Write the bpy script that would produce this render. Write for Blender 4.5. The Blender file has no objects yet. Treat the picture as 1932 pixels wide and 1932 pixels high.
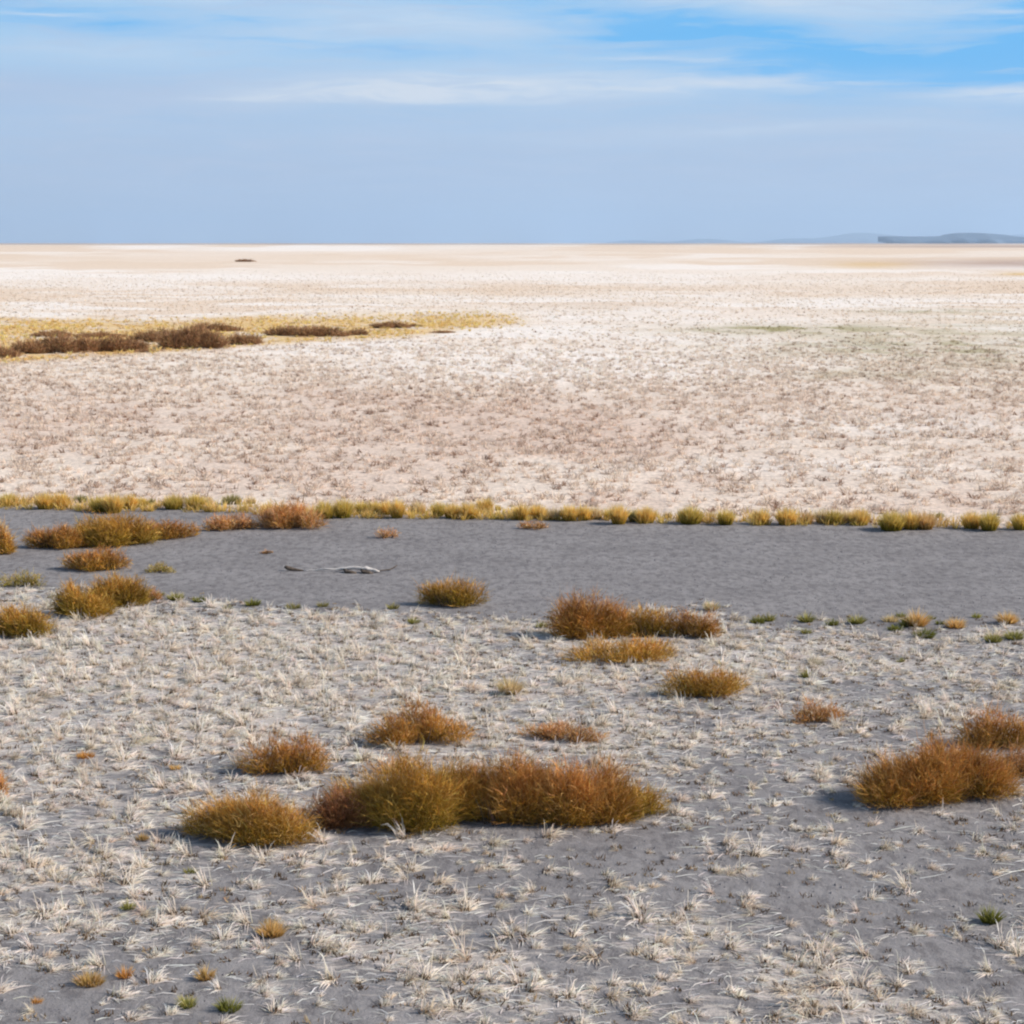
import bpy, math
import numpy as np

R = math.radians
S = bpy.context.scene
COL = S.collection
rng = np.random.default_rng(7)

# ------------------------------------------------------------------ camera
CAM_H = 6.0
FPX = 3370.0                     # focal length in pixels of a 1932-pixel-wide picture
PITCH = math.atan((966.0 - 458.0) / FPX)
cam_d = bpy.data.cameras.new("camera")
cam = bpy.data.objects.new("camera", cam_d)
COL.objects.link(cam)
cam.location = (0, 0, CAM_H)
cam.rotation_euler = (math.pi / 2 - PITCH, 0, 0)
cam_d.sensor_width = 36.0
cam_d.lens = 36.0 * FPX / 1932.0
cam_d.clip_start = 0.1
cam_d.clip_end = 200000.0
S.camera = cam

# ------------------------------------------------------------------ world, sun, exposure
SUN_EL, SUN_AZ = R(34), R(97)    # azimuth measured from +Y (view direction) clockwise
SKY_STRENGTH = 0.10
EXPOSURE = 0.4


class NT:
    """tiny helper for node trees"""
    def __init__(self, tree):
        self.t = tree

    def node(self, kind, **kw):
        n = self.t.nodes.new(kind)
        for k, v in kw.items():
            setattr(n, k, v)
        return n

    def link(self, a, b):
        self.t.links.new(a, b)

    def put(self, sock, v):
        if isinstance(v, bpy.types.NodeSocket):
            self.link(v, sock)
        else:
            sock.default_value = v

    def m(self, op, a, b=0.0, c=None, clamp=False):
        n = self.node('ShaderNodeMath', operation=op)
        n.use_clamp = clamp
        self.put(n.inputs[0], a)
        self.put(n.inputs[1], b)
        if c is not None:
            self.put(n.inputs[2], c)
        return n.outputs[0]

    def add(self, a, b): return self.m('ADD', a, b)
    def sub(self, a, b): return self.m('SUBTRACT', a, b)
    def mul(self, a, b): return self.m('MULTIPLY', a, b)

    def smooth(self, v, a, b, lo=0.0, hi=1.0):
        n = self.node('ShaderNodeMapRange', interpolation_type='SMOOTHSTEP')
        self.put(n.inputs[0], v)
        for i, x in zip((1, 2, 3, 4), (a, b, lo, hi)):
            n.inputs[i].default_value = x
        return n.outputs[0]

    def mix(self, f, a, b):
        n = self.node('ShaderNodeMix', data_type='RGBA')
        self.put(n.inputs[0], f)
        for s, v in ((n.inputs[6], a), (n.inputs[7], b)):
            self.put(s, v if isinstance(v, bpy.types.NodeSocket) else (*v, 1.0))
        return n.outputs[2]

    def xyz(self, x, y, z=0.0):
        n = self.node('ShaderNodeCombineXYZ')
        for i, v in enumerate((x, y, z)):
            self.put(n.inputs[i], v)
        return n.outputs[0]

    def noise(self, vec, scale, detail=3.0, rough=0.5, dist=0.0):
        n = self.node('ShaderNodeTexNoise')
        self.put(n.inputs['Vector'], vec)
        n.inputs['Scale'].default_value = scale
        n.inputs['Detail'].default_value = detail
        n.inputs['Roughness'].default_value = rough
        n.inputs['Distortion'].default_value = dist
        return n.outputs[0]


def s2l(r, g, b, k=1.0):
    f = lambda c: (c / 255 / 12.92 if c <= 10 else ((c / 255 + 0.055) / 1.055) ** 2.4) * k
    return (f(r), f(g), f(b))


world = bpy.data.worlds.new("World")
S.world = world
world.use_nodes = True
wt = NT(world.node_tree)
world.node_tree.nodes.clear()
out = wt.node('ShaderNodeOutputWorld')
bg = wt.node('ShaderNodeBackground')
bg.inputs['Strength'].default_value = SKY_STRENGTH
wt.link(bg.outputs[0], out.inputs['Surface'])
sky = wt.node('ShaderNodeTexSky', sky_type='NISHITA')
sky.sun_disc = False
sky.sun_elevation = SUN_EL
sky.sun_rotation = SUN_AZ
sky.altitude = 1300
sky.dust_density = 0.6
# thin cirrus and haze, laid out by compass direction and height above the horizon
tc = wt.node('ShaderNodeTexCoord')
sp = wt.node('ShaderNodeSeparateXYZ')
wt.link(tc.outputs['Generated'], sp.inputs[0])
dx, dy, dz = sp.outputs
az = wt.m('ARCTAN2', dx, dy)
hyp = wt.m('SQRT', wt.add(wt.mul(dx, dx), wt.mul(dy, dy)))
el = wt.m('ARCTAN2', dz, hyp)
A = wt.mul(az, 57.2958)          # degrees
E = wt.mul(el, 57.2958)
# to convert: A = (px-966)/58.8, E = (458-py)/58.8
warp = wt.noise(wt.xyz(wt.mul(A, 0.10), wt.mul(E, 0.45)), 1.0, 4, 0.55)
warp2 = wt.noise(wt.xyz(wt.mul(A, 0.13), wt.mul(E, 0.6), 7.3), 1.0, 4, 0.55)
Aw = wt.add(A, wt.mul(wt.sub(warp2, 0.5), 7.0))
Ew = wt.add(E, wt.mul(wt.sub(warp, 0.5), 1.5))


def blob(px, py, sx, sy, slope=0.0, amp=1.0, a=None, e=None):
    """soft elongated patch; numbers are given as in the 1932-pixel picture"""
    a = Aw if a is None else a
    e = Ew if e is None else e
    ca, ce = (px - 966) / 58.8, (458 - py) / 58.8
    da = wt.sub(a, ca)
    de = wt.sub(wt.sub(e, ce), wt.mul(da, -slope))
    q = wt.add(wt.m('POWER', wt.m('ABSOLUTE', wt.mul(da, 58.8 / sx)), 2.0), wt.m('POWER', wt.m('ABSOLUTE', wt.mul(de, 58.8 / sy)), 2.0))
    return wt.mul(wt.m('EXPONENT', wt.mul(q, -1.0)), amp)


def total(lst):
    r = lst[0]
    for x in lst[1:]:
        r = wt.add(r, x)
    return r


blue = total([
    blob(1400, 112, 330, 42, 0.16, 1.15), blob(1680, 140, 360, 50, 0.0, 1.1), blob(1990, 70, 200, 95, 0.0, 1.4),
    blob(1130, 55, 260, 26, 0.06, 0.75), blob(300, 68, 210, 22, 0.02, 0.95), blob(40, 30, 150, 30, 0.0, 0.6),
    blob(700, 105, 300, 16, 0.06, 0.5), blob(560, 40, 150, 14, 0.05, 0.2), blob(1000, 10, 500, 14, 0.0, 0.25)])
streak = wt.noise(wt.xyz(wt.mul(A, 0.16), wt.mul(Ew, 1.9)), 1.0, 6, 0.6, 0.6)
fine = wt.noise(wt.xyz(wt.mul(A, 0.35), wt.mul(Ew, 4.0), 3.1), 1.0, 6, 0.6, 0.5)
blue = wt.mul(blue, wt.smooth(streak, 0.30, 0.62, 1.15, 0.45))
blue = wt.mul(blue, wt.smooth(fine, 0.42, 0.8, 1.0, 0.45))
blue = wt.m('MINIMUM', wt.mul(blue, 1.15), 1.0)
white = total([
    blob(900, 178, 330, 30, -0.01, 0.85), blob(560, 200, 240, 22, 0.0, 0.5), blob(1400, 172, 230, 16, -0.05, 0.55),
    blob(1890, 196, 160, 13, 0.0, 0.8, A, E), blob(1480, 25, 330, 26, 0.05, 0.45), blob(750, 70, 300, 32, 0.0, 0.4), blob(330, 20, 220, 14, 0.0, 0.35), blob(1250, 128, 120, 9, 0.05, 0.4),
    blob(150, 55, 110, 6, 0.03, 0.5), blob(250, 110, 260, 24, 0.0, 0.25), blob(1880, 56, 130, 4, 0.0, 0.35, A, E),
    blob(1150, 262, 420, 16, 0.0, 0.25), blob(1500, 258, 260, 9, 0.0, 0.25)])
white = wt.mul(white, wt.smooth(fine, 0.3, 0.65, 0.45, 1.4))
# a sharper lower edge under the brightest bank, greyer air beneath it
edge = wt.smooth(wt.add(E, wt.mul(wt.sub(warp, 0.5), 0.5)), (458 - 213) / 58.8, (458 - 200) / 58.8)
edge = wt.m('MAXIMUM', edge, wt.m('SUBTRACT', 1.0, blob(850, 215, 420, 60, 0, 1.0, A, E)))
white = wt.mul(white, edge)
HL = s2l(178, 196, 222)
ML = s2l(166, 206, 240)
low = wt.mix(wt.smooth(E, 2.2, 6.0), HL, ML)
low = wt.mix(wt.mul(wt.smooth(streak, 0.35, 0.75), 0.45), low, s2l(186, 206, 232))
low = wt.mix(wt.mul(wt.smooth(fine, 0.45, 0.7), wt.smooth(E, 1.0, 4.0, 0.1, 0.35)), low, s2l(164, 198, 234))
low = wt.mix(wt.mul(blob(150, 190, 520, 40), 0.5), low, s2l(178, 190, 218))
low = wt.mix(wt.mul(wt.smooth(fine, 0.50, 0.35), wt.smooth(E, 0.3, 3.0, 0.15, 0.4)), low, s2l(190, 203, 226))
skyc = wt.mix(blue, low, s2l(84, 182, 246))
skyc = wt.mix(wt.m('MINIMUM', wt.mul(white, 0.95), 1.0), skyc, s2l(220, 228, 238))
v = wt.node('ShaderNodeVectorMath', operation='SCALE')
wt.link(skyc, v.inputs[0])
CLOUD_GAIN = v
v.inputs['Scale'].default_value = 2 ** -EXPOSURE / SKY_STRENGTH
cover = wt.smooth(E, 8.5, 24.0, 1.0, 0.25)
final = wt.mix(cover, sky.outputs[0], v.outputs[0])
wt.link(final, bg.inputs['Color'])

sun_d = bpy.data.lights.new("sun", 'SUN')
sun_d.energy = 4.6
sun_d.angle = R(0.53)
sun_d.color = (1.0, 0.93, 0.84)
sun = bpy.data.objects.new("sun", sun_d)
COL.objects.link(sun)
sun.location = (40, 0, 40)
from mathutils import Vector
sdir = Vector((math.sin(SUN_AZ) * math.cos(SUN_EL), math.cos(SUN_AZ) * math.cos(SUN_EL), math.sin(SUN_EL)))
sun.rotation_euler = (-sdir).to_track_quat('-Z', 'Y').to_euler()

S.view_settings.view_transform = 'Standard'
S.view_settings.look = 'None'
S.view_settings.exposure = EXPOSURE
S.view_settings.gamma = 1.0
S.render.engine = 'CYCLES'
S.cycles.filter_width = 2.2
S.cycles.max_bounces = 6
S.cycles.volume_bounces = 1
S.cycles.transparent_max_bounces = 4


# ------------------------------------------------------------------ numeric helpers
def at(px, py):
    """ground point seen at this place of the 1932-pixel picture"""
    u = (px - 966.0) / FPX
    w = (966.0 - py) / FPX
    cy, cz = math.cos(PITCH), math.sin(PITCH)
    dy_ = cy + w * cz
    dz_ = -cz + w * cy
    t = -CAM_H / dz_
    return (u * t, dy_ * t)


def proj(x, y, z=0.0):
    x = np.asarray(x, float)
    y = np.asarray(y, float)
    c, s_ = math.cos(PITCH), math.sin(PITCH)
    zz = z - CAM_H
    depth = y * c - zz * s_
    up = y * s_ + zz * c
    depth = np.where(depth < 0.5, 0.5, depth)
    return 966 + FPX * x / depth, 966 - FPX * up / depth


def sstep(v, a, b):
    t = np.clip((v - a) / (b - a), 0, 1)
    return t * t * (3 - 2 * t)


def vnoise(x, y, seed=0):
    x = np.asarray(x, float)
    y = np.asarray(y, float)
    xi = np.floor(x).astype(np.int64)
    yi = np.floor(y).astype(np.int64)
    fx, fy = x - xi, y - yi
    fx = fx * fx * (3 - 2 * fx)
    fy = fy * fy * (3 - 2 * fy)

    def h(i, j):
        n = (i * 374761393 + j * 668265263 + seed * 1442695041) & 0x7fffffff
        n = ((n ^ (n >> 13)) * 1274126177) & 0x7fffffff
        n = n ^ (n >> 16)
        return (n & 0xffff) / 65535.0
    a = h(xi, yi) * (1 - fx) + h(xi + 1, yi) * fx
    b = h(xi, yi + 1) * (1 - fx) + h(xi + 1, yi + 1) * fx
    return a * (1 - fy) + b * fy


def fbm(x, y, oct=4, seed=0):
    r, a, t = 0, 1.0, 0
    for k in range(oct):
        r = r + a * vnoise(x * 2 ** k + 17.3 * k, y * 2 ** k - 9.1 * k, seed + k)
        t += a
        a *= 0.55
    return r / t


def pint(px, pts):
    return np.interp(px, [p[0] for p in pts], [p[1] for p in pts])


FAR_EDGE = [(-1500, 925), (0, 962), (150, 967), (330, 966), (480, 972), (650, 980), (900, 982), (1050, 985), (1250, 990), (1500, 993), (1932, 1003), (3400, 1030)]
NEAR_EDGE = [(-1500, 1120), (0, 1090), (110, 1098), (230, 1105), (300, 1115), (420, 1122), (600, 1140), (800, 1148), (1000, 1160), (1150, 1140), (1330, 1132),
             (1450, 1160), (1600, 1166), (1700, 1172), (1932, 1160), (3400, 1190)]


def height(x, y):
    """gentle unevenness of the flat"""
    px, py = proj(x, y)
    far = pint(px, FAR_EDGE)
    near = pint(px, NEAR_EDGE)
    bed = sstep(py, far - 2, far + 12) * (1 - sstep(py, near - 30, near + 5))
    d = np.hypot(x, y)
    amp = 0.016 * (1 - sstep(d, 60, 120))
    return -0.035 * bed + amp * (2 * fbm(x * 1.3, y * 1.3, 4, 3) - 1) * (1 - 0.6 * bed)


def far_colour(px, py, x, y):
    """dry grassland beyond the creek bed: real differences of plant cover"""
    straw = np.array([0.76, 0.64, 0.53])
    white = np.array([0.82, 0.735, 0.66])
    peach = np.array([0.71, 0.555, 0.42])
    brown = np.array([0.40, 0.28, 0.225])
    ochre = np.array([0.66, 0.43, 0.16])
    green = np.array([0.36, 0.31, 0.16])
    n = px.shape[0]
    c = np.tile(straw, (n, 1))

    def mixc(m, col):
        nonlocal c
        m = np.clip(m, 0, 1)[:, None]
        c = c * (1 - m) + col * m
    pyw = py + 10 * (fbm(px / 260, py / 30, 3, 21) - 0.5) * sstep(py, 470, 600)
    st = fbm(px / 330, pyw / 9, 4, 5)
    mixc(0.9 * sstep(st, 0.42, 0.62) * (1 - sstep(py, 640, 700)), white)
    st2 = fbm(px / 240, pyw / 7, 4, 15)
    mixc(0.95 * sstep(st2, 0.46, 0.60) * (1 - sstep(py, 600, 660)), peach)
    g = lambda cx, cy, sx, sy: np.exp(-((px - cx) / sx) ** 2 - ((py - cy) / sy) ** 2)
    mixc(0.75 * g(300, 487, 900, 11), peach)
    mixc(0.5 * g(1500, 545, 700, 9), peach)
    mixc(0.8 * g(700, 524, 1100, 11), white)
    mixc(0.45 * g(500, 549, 700, 8), peach)
    mixc(1.0 * g(1080, 690, 460, 42), white * 1.03)
    mixc(0.7 * g(1720, 800, 330, 26), white)
    mixc(0.7 * g(1500, 880, 380, 16), white)
    mixc(0.6 * g(1250, 600, 700, 30), white)
    mixc(0.5 * g(1130, 578, 110, 9), peach * 0.9)
    # brown scrub at the skyline and to the right
    mixc(0.95 * (1 - sstep(py, 460.6, 463.0)) * (0.3 + 0.7 * fbm(px / 90, py, 3, 40)), brown * 0.8)
    mixc(0.9 * g(1990, 465, 460, 2.4) * sstep(px, 1420, 1600), brown)
    mixc(0.85 * g(1960, 497, 260, 8.5), brown * 1.05)
    mixc(0.55 * g(1640, 500, 80, 7), ochre)
    mixc(0.8 * g(1925, 517, 40, 3), ochre)
    # greenish strips in the field
    gr = 0.9 * g(1470, 621, 190, 9) + 0.5 * g(1760, 588, 150, 5) + 0.85 * g(1575, 707, 80, 9) + 0.8 * g(1710, 709, 70, 9) + 0.62 * g(1820, 655, 230, 45) + 0.3 * g(1500, 655, 200, 20)
    mixc(gr * (0.45 + 0.75 * sstep(fbm(x * 0.6, y * 0.25, 3, 9), 0.4, 0.6)), green)
    # pinker, barer ground in the nearer part
    pyb = py + 110 * (fbm(px / 420, py / 70, 4, 61) - 0.5) - 25 * sstep(px, 900, 1500)
    pk = sstep(pyb, 670, 800) * (0.30 + 0.55 * sstep(fbm(px / 230, py / 60, 3, 33), 0.35, 0.65))
    pk = pk + 0.45 * g(1130, 800, 270, 55) + 0.35 * g(1650, 945, 300, 20) + 0.25 * g(620, 760, 500, 60)
    pk = pk * (1 - 0.8 * g(1080, 700, 420, 34)) * (1 - 0.6 * g(1720, 800, 330, 26)) * (1 - 0.6 * g(1500, 880, 380, 16))
    mixc(pk * 0.9, np.array([0.66, 0.505, 0.405]))
    # ochre grass belt around the dark shrubs
    top = pint(px, [(0, 598), (350, 600), (620, 590), (900, 586), (1010, 596), (1100, 606)])
    bot = pint(px, [(0, 690), (300, 668), (560, 650), (800, 635), (900, 622), (1010, 610), (1100, 606)])
    pw = py + 16 * (fbm(px / 55, py / 12, 4, 8) - .5)
    inb = sstep(pw, top - 8, top + 16) * (1 - sstep(py + 5 * (fbm(px / 40, py / 8, 3, 18) - .5), bot - 9, bot + 3))
    mixc(inb * (0.55 + 0.5 * fbm(px / 70, py / 9, 4, 28)) * (1 - sstep(px, 900, 1080)), ochre)
    mixc(0.6 * inb * sstep(fbm(px / 45, py / 6, 3, 38), 0.55, 0.7), white * 0.8)
    return c


# ------------------------------------------------------------------ materials
def mat_plant(name, rough=0.75, trans=0.25, vary=0.18):
    m = bpy.data.materials.new(name)
    m.use_nodes = True
    t = NT(m.node_tree)
    m.node_tree.nodes.clear()
    o = t.node('ShaderNodeOutputMaterial')
    at_ = t.node('ShaderNodeAttribute', attribute_name='Col')
    geo = t.node('ShaderNodeNewGeometry')
    nz = t.noise(geo.outputs['Position'], 3.0, 2)
    hsv = t.node('ShaderNodeHueSaturation')
    t.link(at_.outputs['Color'], hsv.inputs['Color'])
    t.link(t.smooth(nz, 0.3, 0.7, 1 - vary, 1 + vary), hsv.inputs['Value'])
    p = t.node('ShaderNodeBsdfPrincipled')
    p.inputs['Roughness'].default_value = rough
    p.inputs['Specular IOR Level'].default_value = 0.25
    t.link(hsv.outputs[0], p.inputs['Base Color'])
    tr = t.node('ShaderNodeBsdfTranslucent')
    t.link(hsv.outputs[0], tr.inputs['Color'])
    mx = t.node('ShaderNodeMixShader')
    mx.inputs[0].default_value = trans
    t.link(p.outputs[0], mx.inputs[1])
    t.link(tr.outputs[0], mx.inputs[2])
    t.link(mx.outputs[0], o.inputs[0])
    return m


M_STRAW = mat_plant("bleached_straw", 0.6, 0.38, 0.10)
M_GOLD = mat_plant("golden_bunchgrass", 0.6, 0.42)
M_TWIG = mat_plant("rusty_twigs", 0.8, 0.15, 0.25)
M_WOODY = mat_plant("woody_stem", 0.9, 0.0, 0.25)
M_GREEN = mat_plant("green_blades", 0.7, 0.25)


def mat_ground():
    m = bpy.data.materials.new("silt_and_grassland")
    m.use_nodes = True
    t = NT(m.node_tree)
    m.node_tree.nodes.clear()
    o = t.node('ShaderNodeOutputMaterial')
    a = t.node('ShaderNodeAttribute', attribute_name='Col')
    k = t.node('ShaderNodeAttribute', attribute_name='Cover')   # x: straw litter, y: grassland, z: creek bed
    ks = t.node('ShaderNodeSeparateXYZ')
    t.link(k.outputs['Vector'], ks.inputs[0])
    geo = t.node('ShaderNodeNewGeometry')
    P = geo.outputs['Position']
    n1 = t.noise(P, 9.0, 6, 0.65)
    n2 = t.noise(P, 45.0, 4, 0.7)
    n3 = t.noise(P, 0.7, 4, 0.6)
    # silt: grey, slightly violet, cloudy patches and grain
    silt = t.mix(t.smooth(n3, 0.35, 0.65), (0.200, 0.184, 0.180), (0.244, 0.226, 0.220))
    silt = t.mix(t.mul(t.smooth(n1, 0.50, 0.72), 0.5), silt, (0.150, 0.140, 0.150))
    silt = t.mix(t.mul(t.smooth(n2, 0.52, 0.75), 0.55), silt, (0.33, 0.305, 0.295))
    silt = t.mix(t.mul(t.smooth(n2, 0.46, 0.25), 0.35), silt, (0.13, 0.118, 0.12))
    wm = t.node('ShaderNodeMapping')
    t.link(P, wm.inputs['Vector'])
    wm.inputs['Scale'].default_value = (6.5, 3.6, 1)
    nm = t.noise(wm.outputs[0], 1.0, 5, 0.72, 0.3)
    silt = t.mix(t.mul(t.smooth(nm, 0.49, 0.60), 0.65), silt, (0.125, 0.113, 0.113))
    silt = t.mix(t.mul(t.smooth(nm, 0.45, 0.36), 0.5), silt, (0.30, 0.275, 0.27))
    # flattened straw litter lying on the silt
    wv = t.node('ShaderNodeMapping')
    t.link(P, wv.inputs['Vector'])
    wv.inputs['Scale'].default_value = (3.2, 8.5, 1)
    wv.inputs['Rotation'].default_value = (0, 0, R(12))
    n4 = t.noise(wv.outputs[0], 1.0, 6, 0.7, 0.8)
    lit = t.m('MULTIPLY', t.smooth(t.add(n4, t.mul(t.sub(ks.outputs[0], 0.5), 0.55)), 0.53, 0.66), t.smooth(ks.outputs[0], 0.02, 0.25))
    fore = t.mix(t.mul(lit, 0.6), silt, (0.56, 0.485, 0.425))
    # grassland: the mottling of tufts, litter and bare soil
    wf = t.node('ShaderNodeMapping')
    t.link(P, wf.inputs['Vector'])
    wf.inputs['Scale'].default_value = (6.5, 3.6, 1)
    n5 = t.noise(wf.outputs[0], 1.0, 5, 0.75)
    n6 = t.noise(wf.outputs[0], 0.12, 5, 0.7)
    gl = t.node('ShaderNodeHueSaturation')
    t.link(a.outputs['Color'], gl.inputs['Color'])
    t.link(t.mul(t.smooth(n5, 0.3, 0.68, 0.72, 1.18), t.smooth(n6, 0.3, 0.7, 0.9, 1.08)), gl.inputs['Value'])
    col = t.mix(ks.outputs[1], fore, gl.outputs[0])
    p = t.node('ShaderNodeBsdfPrincipled')
    p.inputs['Roughness'].default_value = 0.95
    p.inputs['Specular IOR Level'].default_value = 0.12
    t.link(col, p.inputs['Base Color'])
    hgt = t.add(t.mul(n1, 0.6), t.add(t.mul(n2, 0.25), t.mul(n5, ks.outputs[1])))
    b = t.node('ShaderNodeBump')
    b.inputs['Strength'].default_value = 0.8
    b.inputs['Distance'].default_value = 0.045
    t.link(hgt, b.inputs['Height'])
    t.link(b.outputs[0], p.inputs['Normal'])
    t.link(p.outputs[0], o.inputs[0])
    return m


def solid(name, c1, c2, scale, rough=0.9, bump=0.3, dist=0.02):
    m = bpy.data.materials.new(name)
    m.use_nodes = True
    t = NT(m.node_tree)
    p = m.node_tree.nodes['Principled BSDF']
    geo = t.node('ShaderNodeNewGeometry')
    n = t.noise(geo.outputs['Position'], scale, 5, 0.65)
    t.link(t.mix(t.smooth(n, 0.3, 0.7), c1, c2), p.inputs['Base Color'])
    p.inputs['Roughness'].default_value = rough
    p.inputs['Specular IOR Level'].default_value = 0.2
    b = t.node('ShaderNodeBump')
    b.inputs['Strength'].default_value = bump
    b.inputs['Distance'].default_value = dist
    t.link(n, b.inputs['Height'])
    t.link(b.outputs[0], p.inputs['Normal'])
    return m


M_DRIFT = solid("weathered_wood", (0.66, 0.61, 0.56), (0.46, 0.40, 0.36), 30.0, 0.7)
M_DARKWOOD_SHADE = solid("dark_wood_and_hollow_shade", (0.06, 0.045, 0.035), (0.14, 0.105, 0.08), 25.0)  # dark root and twig wood; on the stubs it paints shaded hollows
M_ROCK_HAZED = solid("far_rock_haze_tint", (0.10, 0.145, 0.21), (0.07, 0.10, 0.15), 0.004, 0.95, 0.0)  # blue of the distance haze is painted into the rock colour


# ------------------------------------------------------------------ object helpers
def tag(o, label=None, cat=None, group=None, kind=None):
    if label: o['label'] = label
    if cat: o['category'] = cat
    if group: o['group'] = group
    if kind: o['kind'] = kind
    return o


def link_mesh(name, me, mat, parent=None, loc=(0, 0, 0), rz=0.0):
    if mat is not None and len(me.materials) == 0:
        me.materials.append(mat)
    o = bpy.data.objects.new(name, me)
    COL.objects.link(o)
    o.location = loc
    o.rotation_euler = (0, 0, rz)
    if parent is not None:
        o.parent = parent
    return o


def empty(name, loc, rz=0.0):
    o = bpy.data.objects.new(name, None)
    o.empty_display_size = 0.1
    COL.objects.link(o)
    o.location = loc
    o.rotation_euler = (0, 0, rz)
    return o


def unit(v):
    return v / np.maximum(np.linalg.norm(v, axis=1, keepdims=True), 1e-9)


def ribbons(b, m, t, w, cb, cm, ct, face=0.0):
    """blades: base, middle and tip points with a width; returns (verts N*5, colours N*5)"""
    n = len(b)
    side = unit(np.cross(unit(t - b), rng.normal(size=(n, 3)) + np.array([0.45, -0.5, 1.0]) * face)) * w[:, None] * 0.5
    V = np.empty((n, 5, 3))
    V[:, 0] = b - side
    V[:, 1] = b + side
    V[:, 2] = m + side * 0.85
    V[:, 3] = m - side * 0.85
    V[:, 4] = t
    C = np.empty((n, 5, 3))
    C[:, 0] = cb
    C[:, 1] = cb
    C[:, 2] = cm
    C[:, 3] = cm
    C[:, 4] = ct
    return V, C


def blade_mesh(name, V, C):
    n = V.shape[0]
    me = bpy.data.meshes.new(name)
    me.vertices.add(n * 5)
    me.vertices.foreach_set('co', V.reshape(-1).astype(np.float32))
    base = (np.arange(n) * 5)[:, None]
    idx = np.concatenate([base + np.array([[0, 1, 2, 3]]), base + np.array([[3, 2, 4]])], axis=1).reshape(-1)
    me.loops.add(len(idx))
    me.loops.foreach_set('vertex_index', idx.astype(np.int32))
    me.polygons.add(n * 2)
    tot = np.tile([4, 3], n)
    start = np.concatenate([[0], np.cumsum(tot)[:-1]])
    me.polygons.foreach_set('loop_start', start.astype(np.int32))
    me.polygons.foreach_set('loop_total', tot.astype(np.int32))
    ca = me.color_attributes.new('Col', 'FLOAT_COLOR', 'POINT')
    cc = np.ones((n * 5, 4), np.float32)
    cc[:, :3] = C.reshape(-1, 3)
    ca.data.foreach_set('color', cc.reshape(-1))
    me.update(calc_edges=True)
    return me


def jitter(col, n, s=0.12, hue=0.05):
    col = np.asarray(col)
    k = 1 + rng.normal(0, s, (n, 1))
    h = 1 + rng.normal(0, hue, (n, 3))
    return np.clip(col * k * h, 0.003, 0.85)


# ------------------------------------------------------------------ ground
def build_ground():
    r = np.exp(np.arange(math.log(2.5), math.log(62000), 0.0085))
    r = np.concatenate([[0.01, 1.2], r])
    fine = np.arange(-22, 22.01, 0.2)
    coarse = np.concatenate([np.arange(-180, -60, 10), np.arange(-60, -22, 1.5)])
    ang = np.concatenate([coarse, fine, -coarse[::-1]])
    ang = np.unique(np.round(ang, 4))
    ang = ang[(ang > -180 + 1e-6)]
    ar = np.radians(ang)
    RR, AA = np.meshgrid(r, ar, indexing='ij')
    X = (RR * np.sin(AA)).ravel()
    Y = (RR * np.cos(AA)).ravel()
    px, py = proj(X, Y)
    px = np.clip(px, -1500, 3400)
    py = np.where(Y < 3, 6000, py)
    Z = height(X, np.maximum(Y, 3)) * (Y > 3)
    nr, na = len(r), len(ar)
    me = bpy.data.meshes.new('ground')
    me.vertices.add(nr * na)
    me.vertices.foreach_set('co', np.stack([X, Y, Z], 1).reshape(-1).astype(np.float32))
    i = np.arange(nr - 1)[:, None]
    j = np.arange(na)[None, :]
    j2 = (j + 1) % na
    q = np.stack([i * na + j, i * na + j2, (i + 1) * na + j2, (i + 1) * na + j], -1)[..., ::-1].reshape(-1, 4)
    me.loops.add(q.size)
    me.loops.foreach_set('vertex_index', q.reshape(-1).astype(np.int32))
    me.polygons.add(len(q))
    me.polygons.foreach_set('loop_start', (np.arange(len(q)) * 4).astype(np.int32))
    me.polygons.foreach_set('loop_total', np.full(len(q), 4, np.int32))
    me.polygons.foreach_set('use_smooth', np.ones(len(q), bool))
    c = far_colour(px, py, X, Y)
    ca = me.color_attributes.new('Col', 'FLOAT_COLOR', 'POINT')
    cc = np.ones((len(X), 4), np.float32)
    cc[:, :3] = c
    ca.data.foreach_set('color', cc.reshape(-1))
    far = pint(px, FAR_EDGE) - 8
    wob = 6 * (fbm(px / 40, py / 10, 3, 77) - 0.5)
    grassland = 1 - sstep(py + wob, far - 5, far + 3)
    litter = straw_cover(px, py, X, Y)
    kv = np.stack([litter, grassland, np.zeros_like(litter)], 1)
    a = me.attributes.new('Cover', 'FLOAT_VECTOR', 'POINT')
    a.data.foreach_set('vector', kv.reshape(-1).astype(np.float32))
    me.update(calc_edges=True)
    o = link_mesh('ground', me, mat_ground())
    tag(o, 'flat grey silt and bleached grassland reaching the horizon', 'ground', kind='structure')
    return o


def straw_cover(px, py, x, y):
    near = pint(px, NEAR_EDGE)
    on = sstep(py, near - 6, near + 28)
    g = lambda cx, cy, sx, sy: np.exp(-((px - cx) / sx) ** 2 - ((py - cy) / sy) ** 2)
    d = 0.47 + 0.40 * g(450, 1290, 620, 150) + 0.22 * g(1350, 1250, 500, 110) - 0.18 * g(1700, 1600, 420, 170) + 0.12 * g(1300, 1830, 700, 110)
    d = d - 0.12 * g(1100, 1640, 300, 60) - 0.15 * g(1850, 1780, 220, 120) + 0.12 * g(150, 1700, 300, 120) - 0.2 * g(150, 1920, 420, 60)
    d = d + 0.04 + 0.62 * (fbm(x * 0.8 + 0.5 * y, y * 0.8, 4, 12) - 0.5) + 0.7 * (fbm(x * 2.6, y * 2.6, 3, 19) - 0.5)
    return np.clip(d, 0.03, 1) * on


build_ground()


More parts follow.
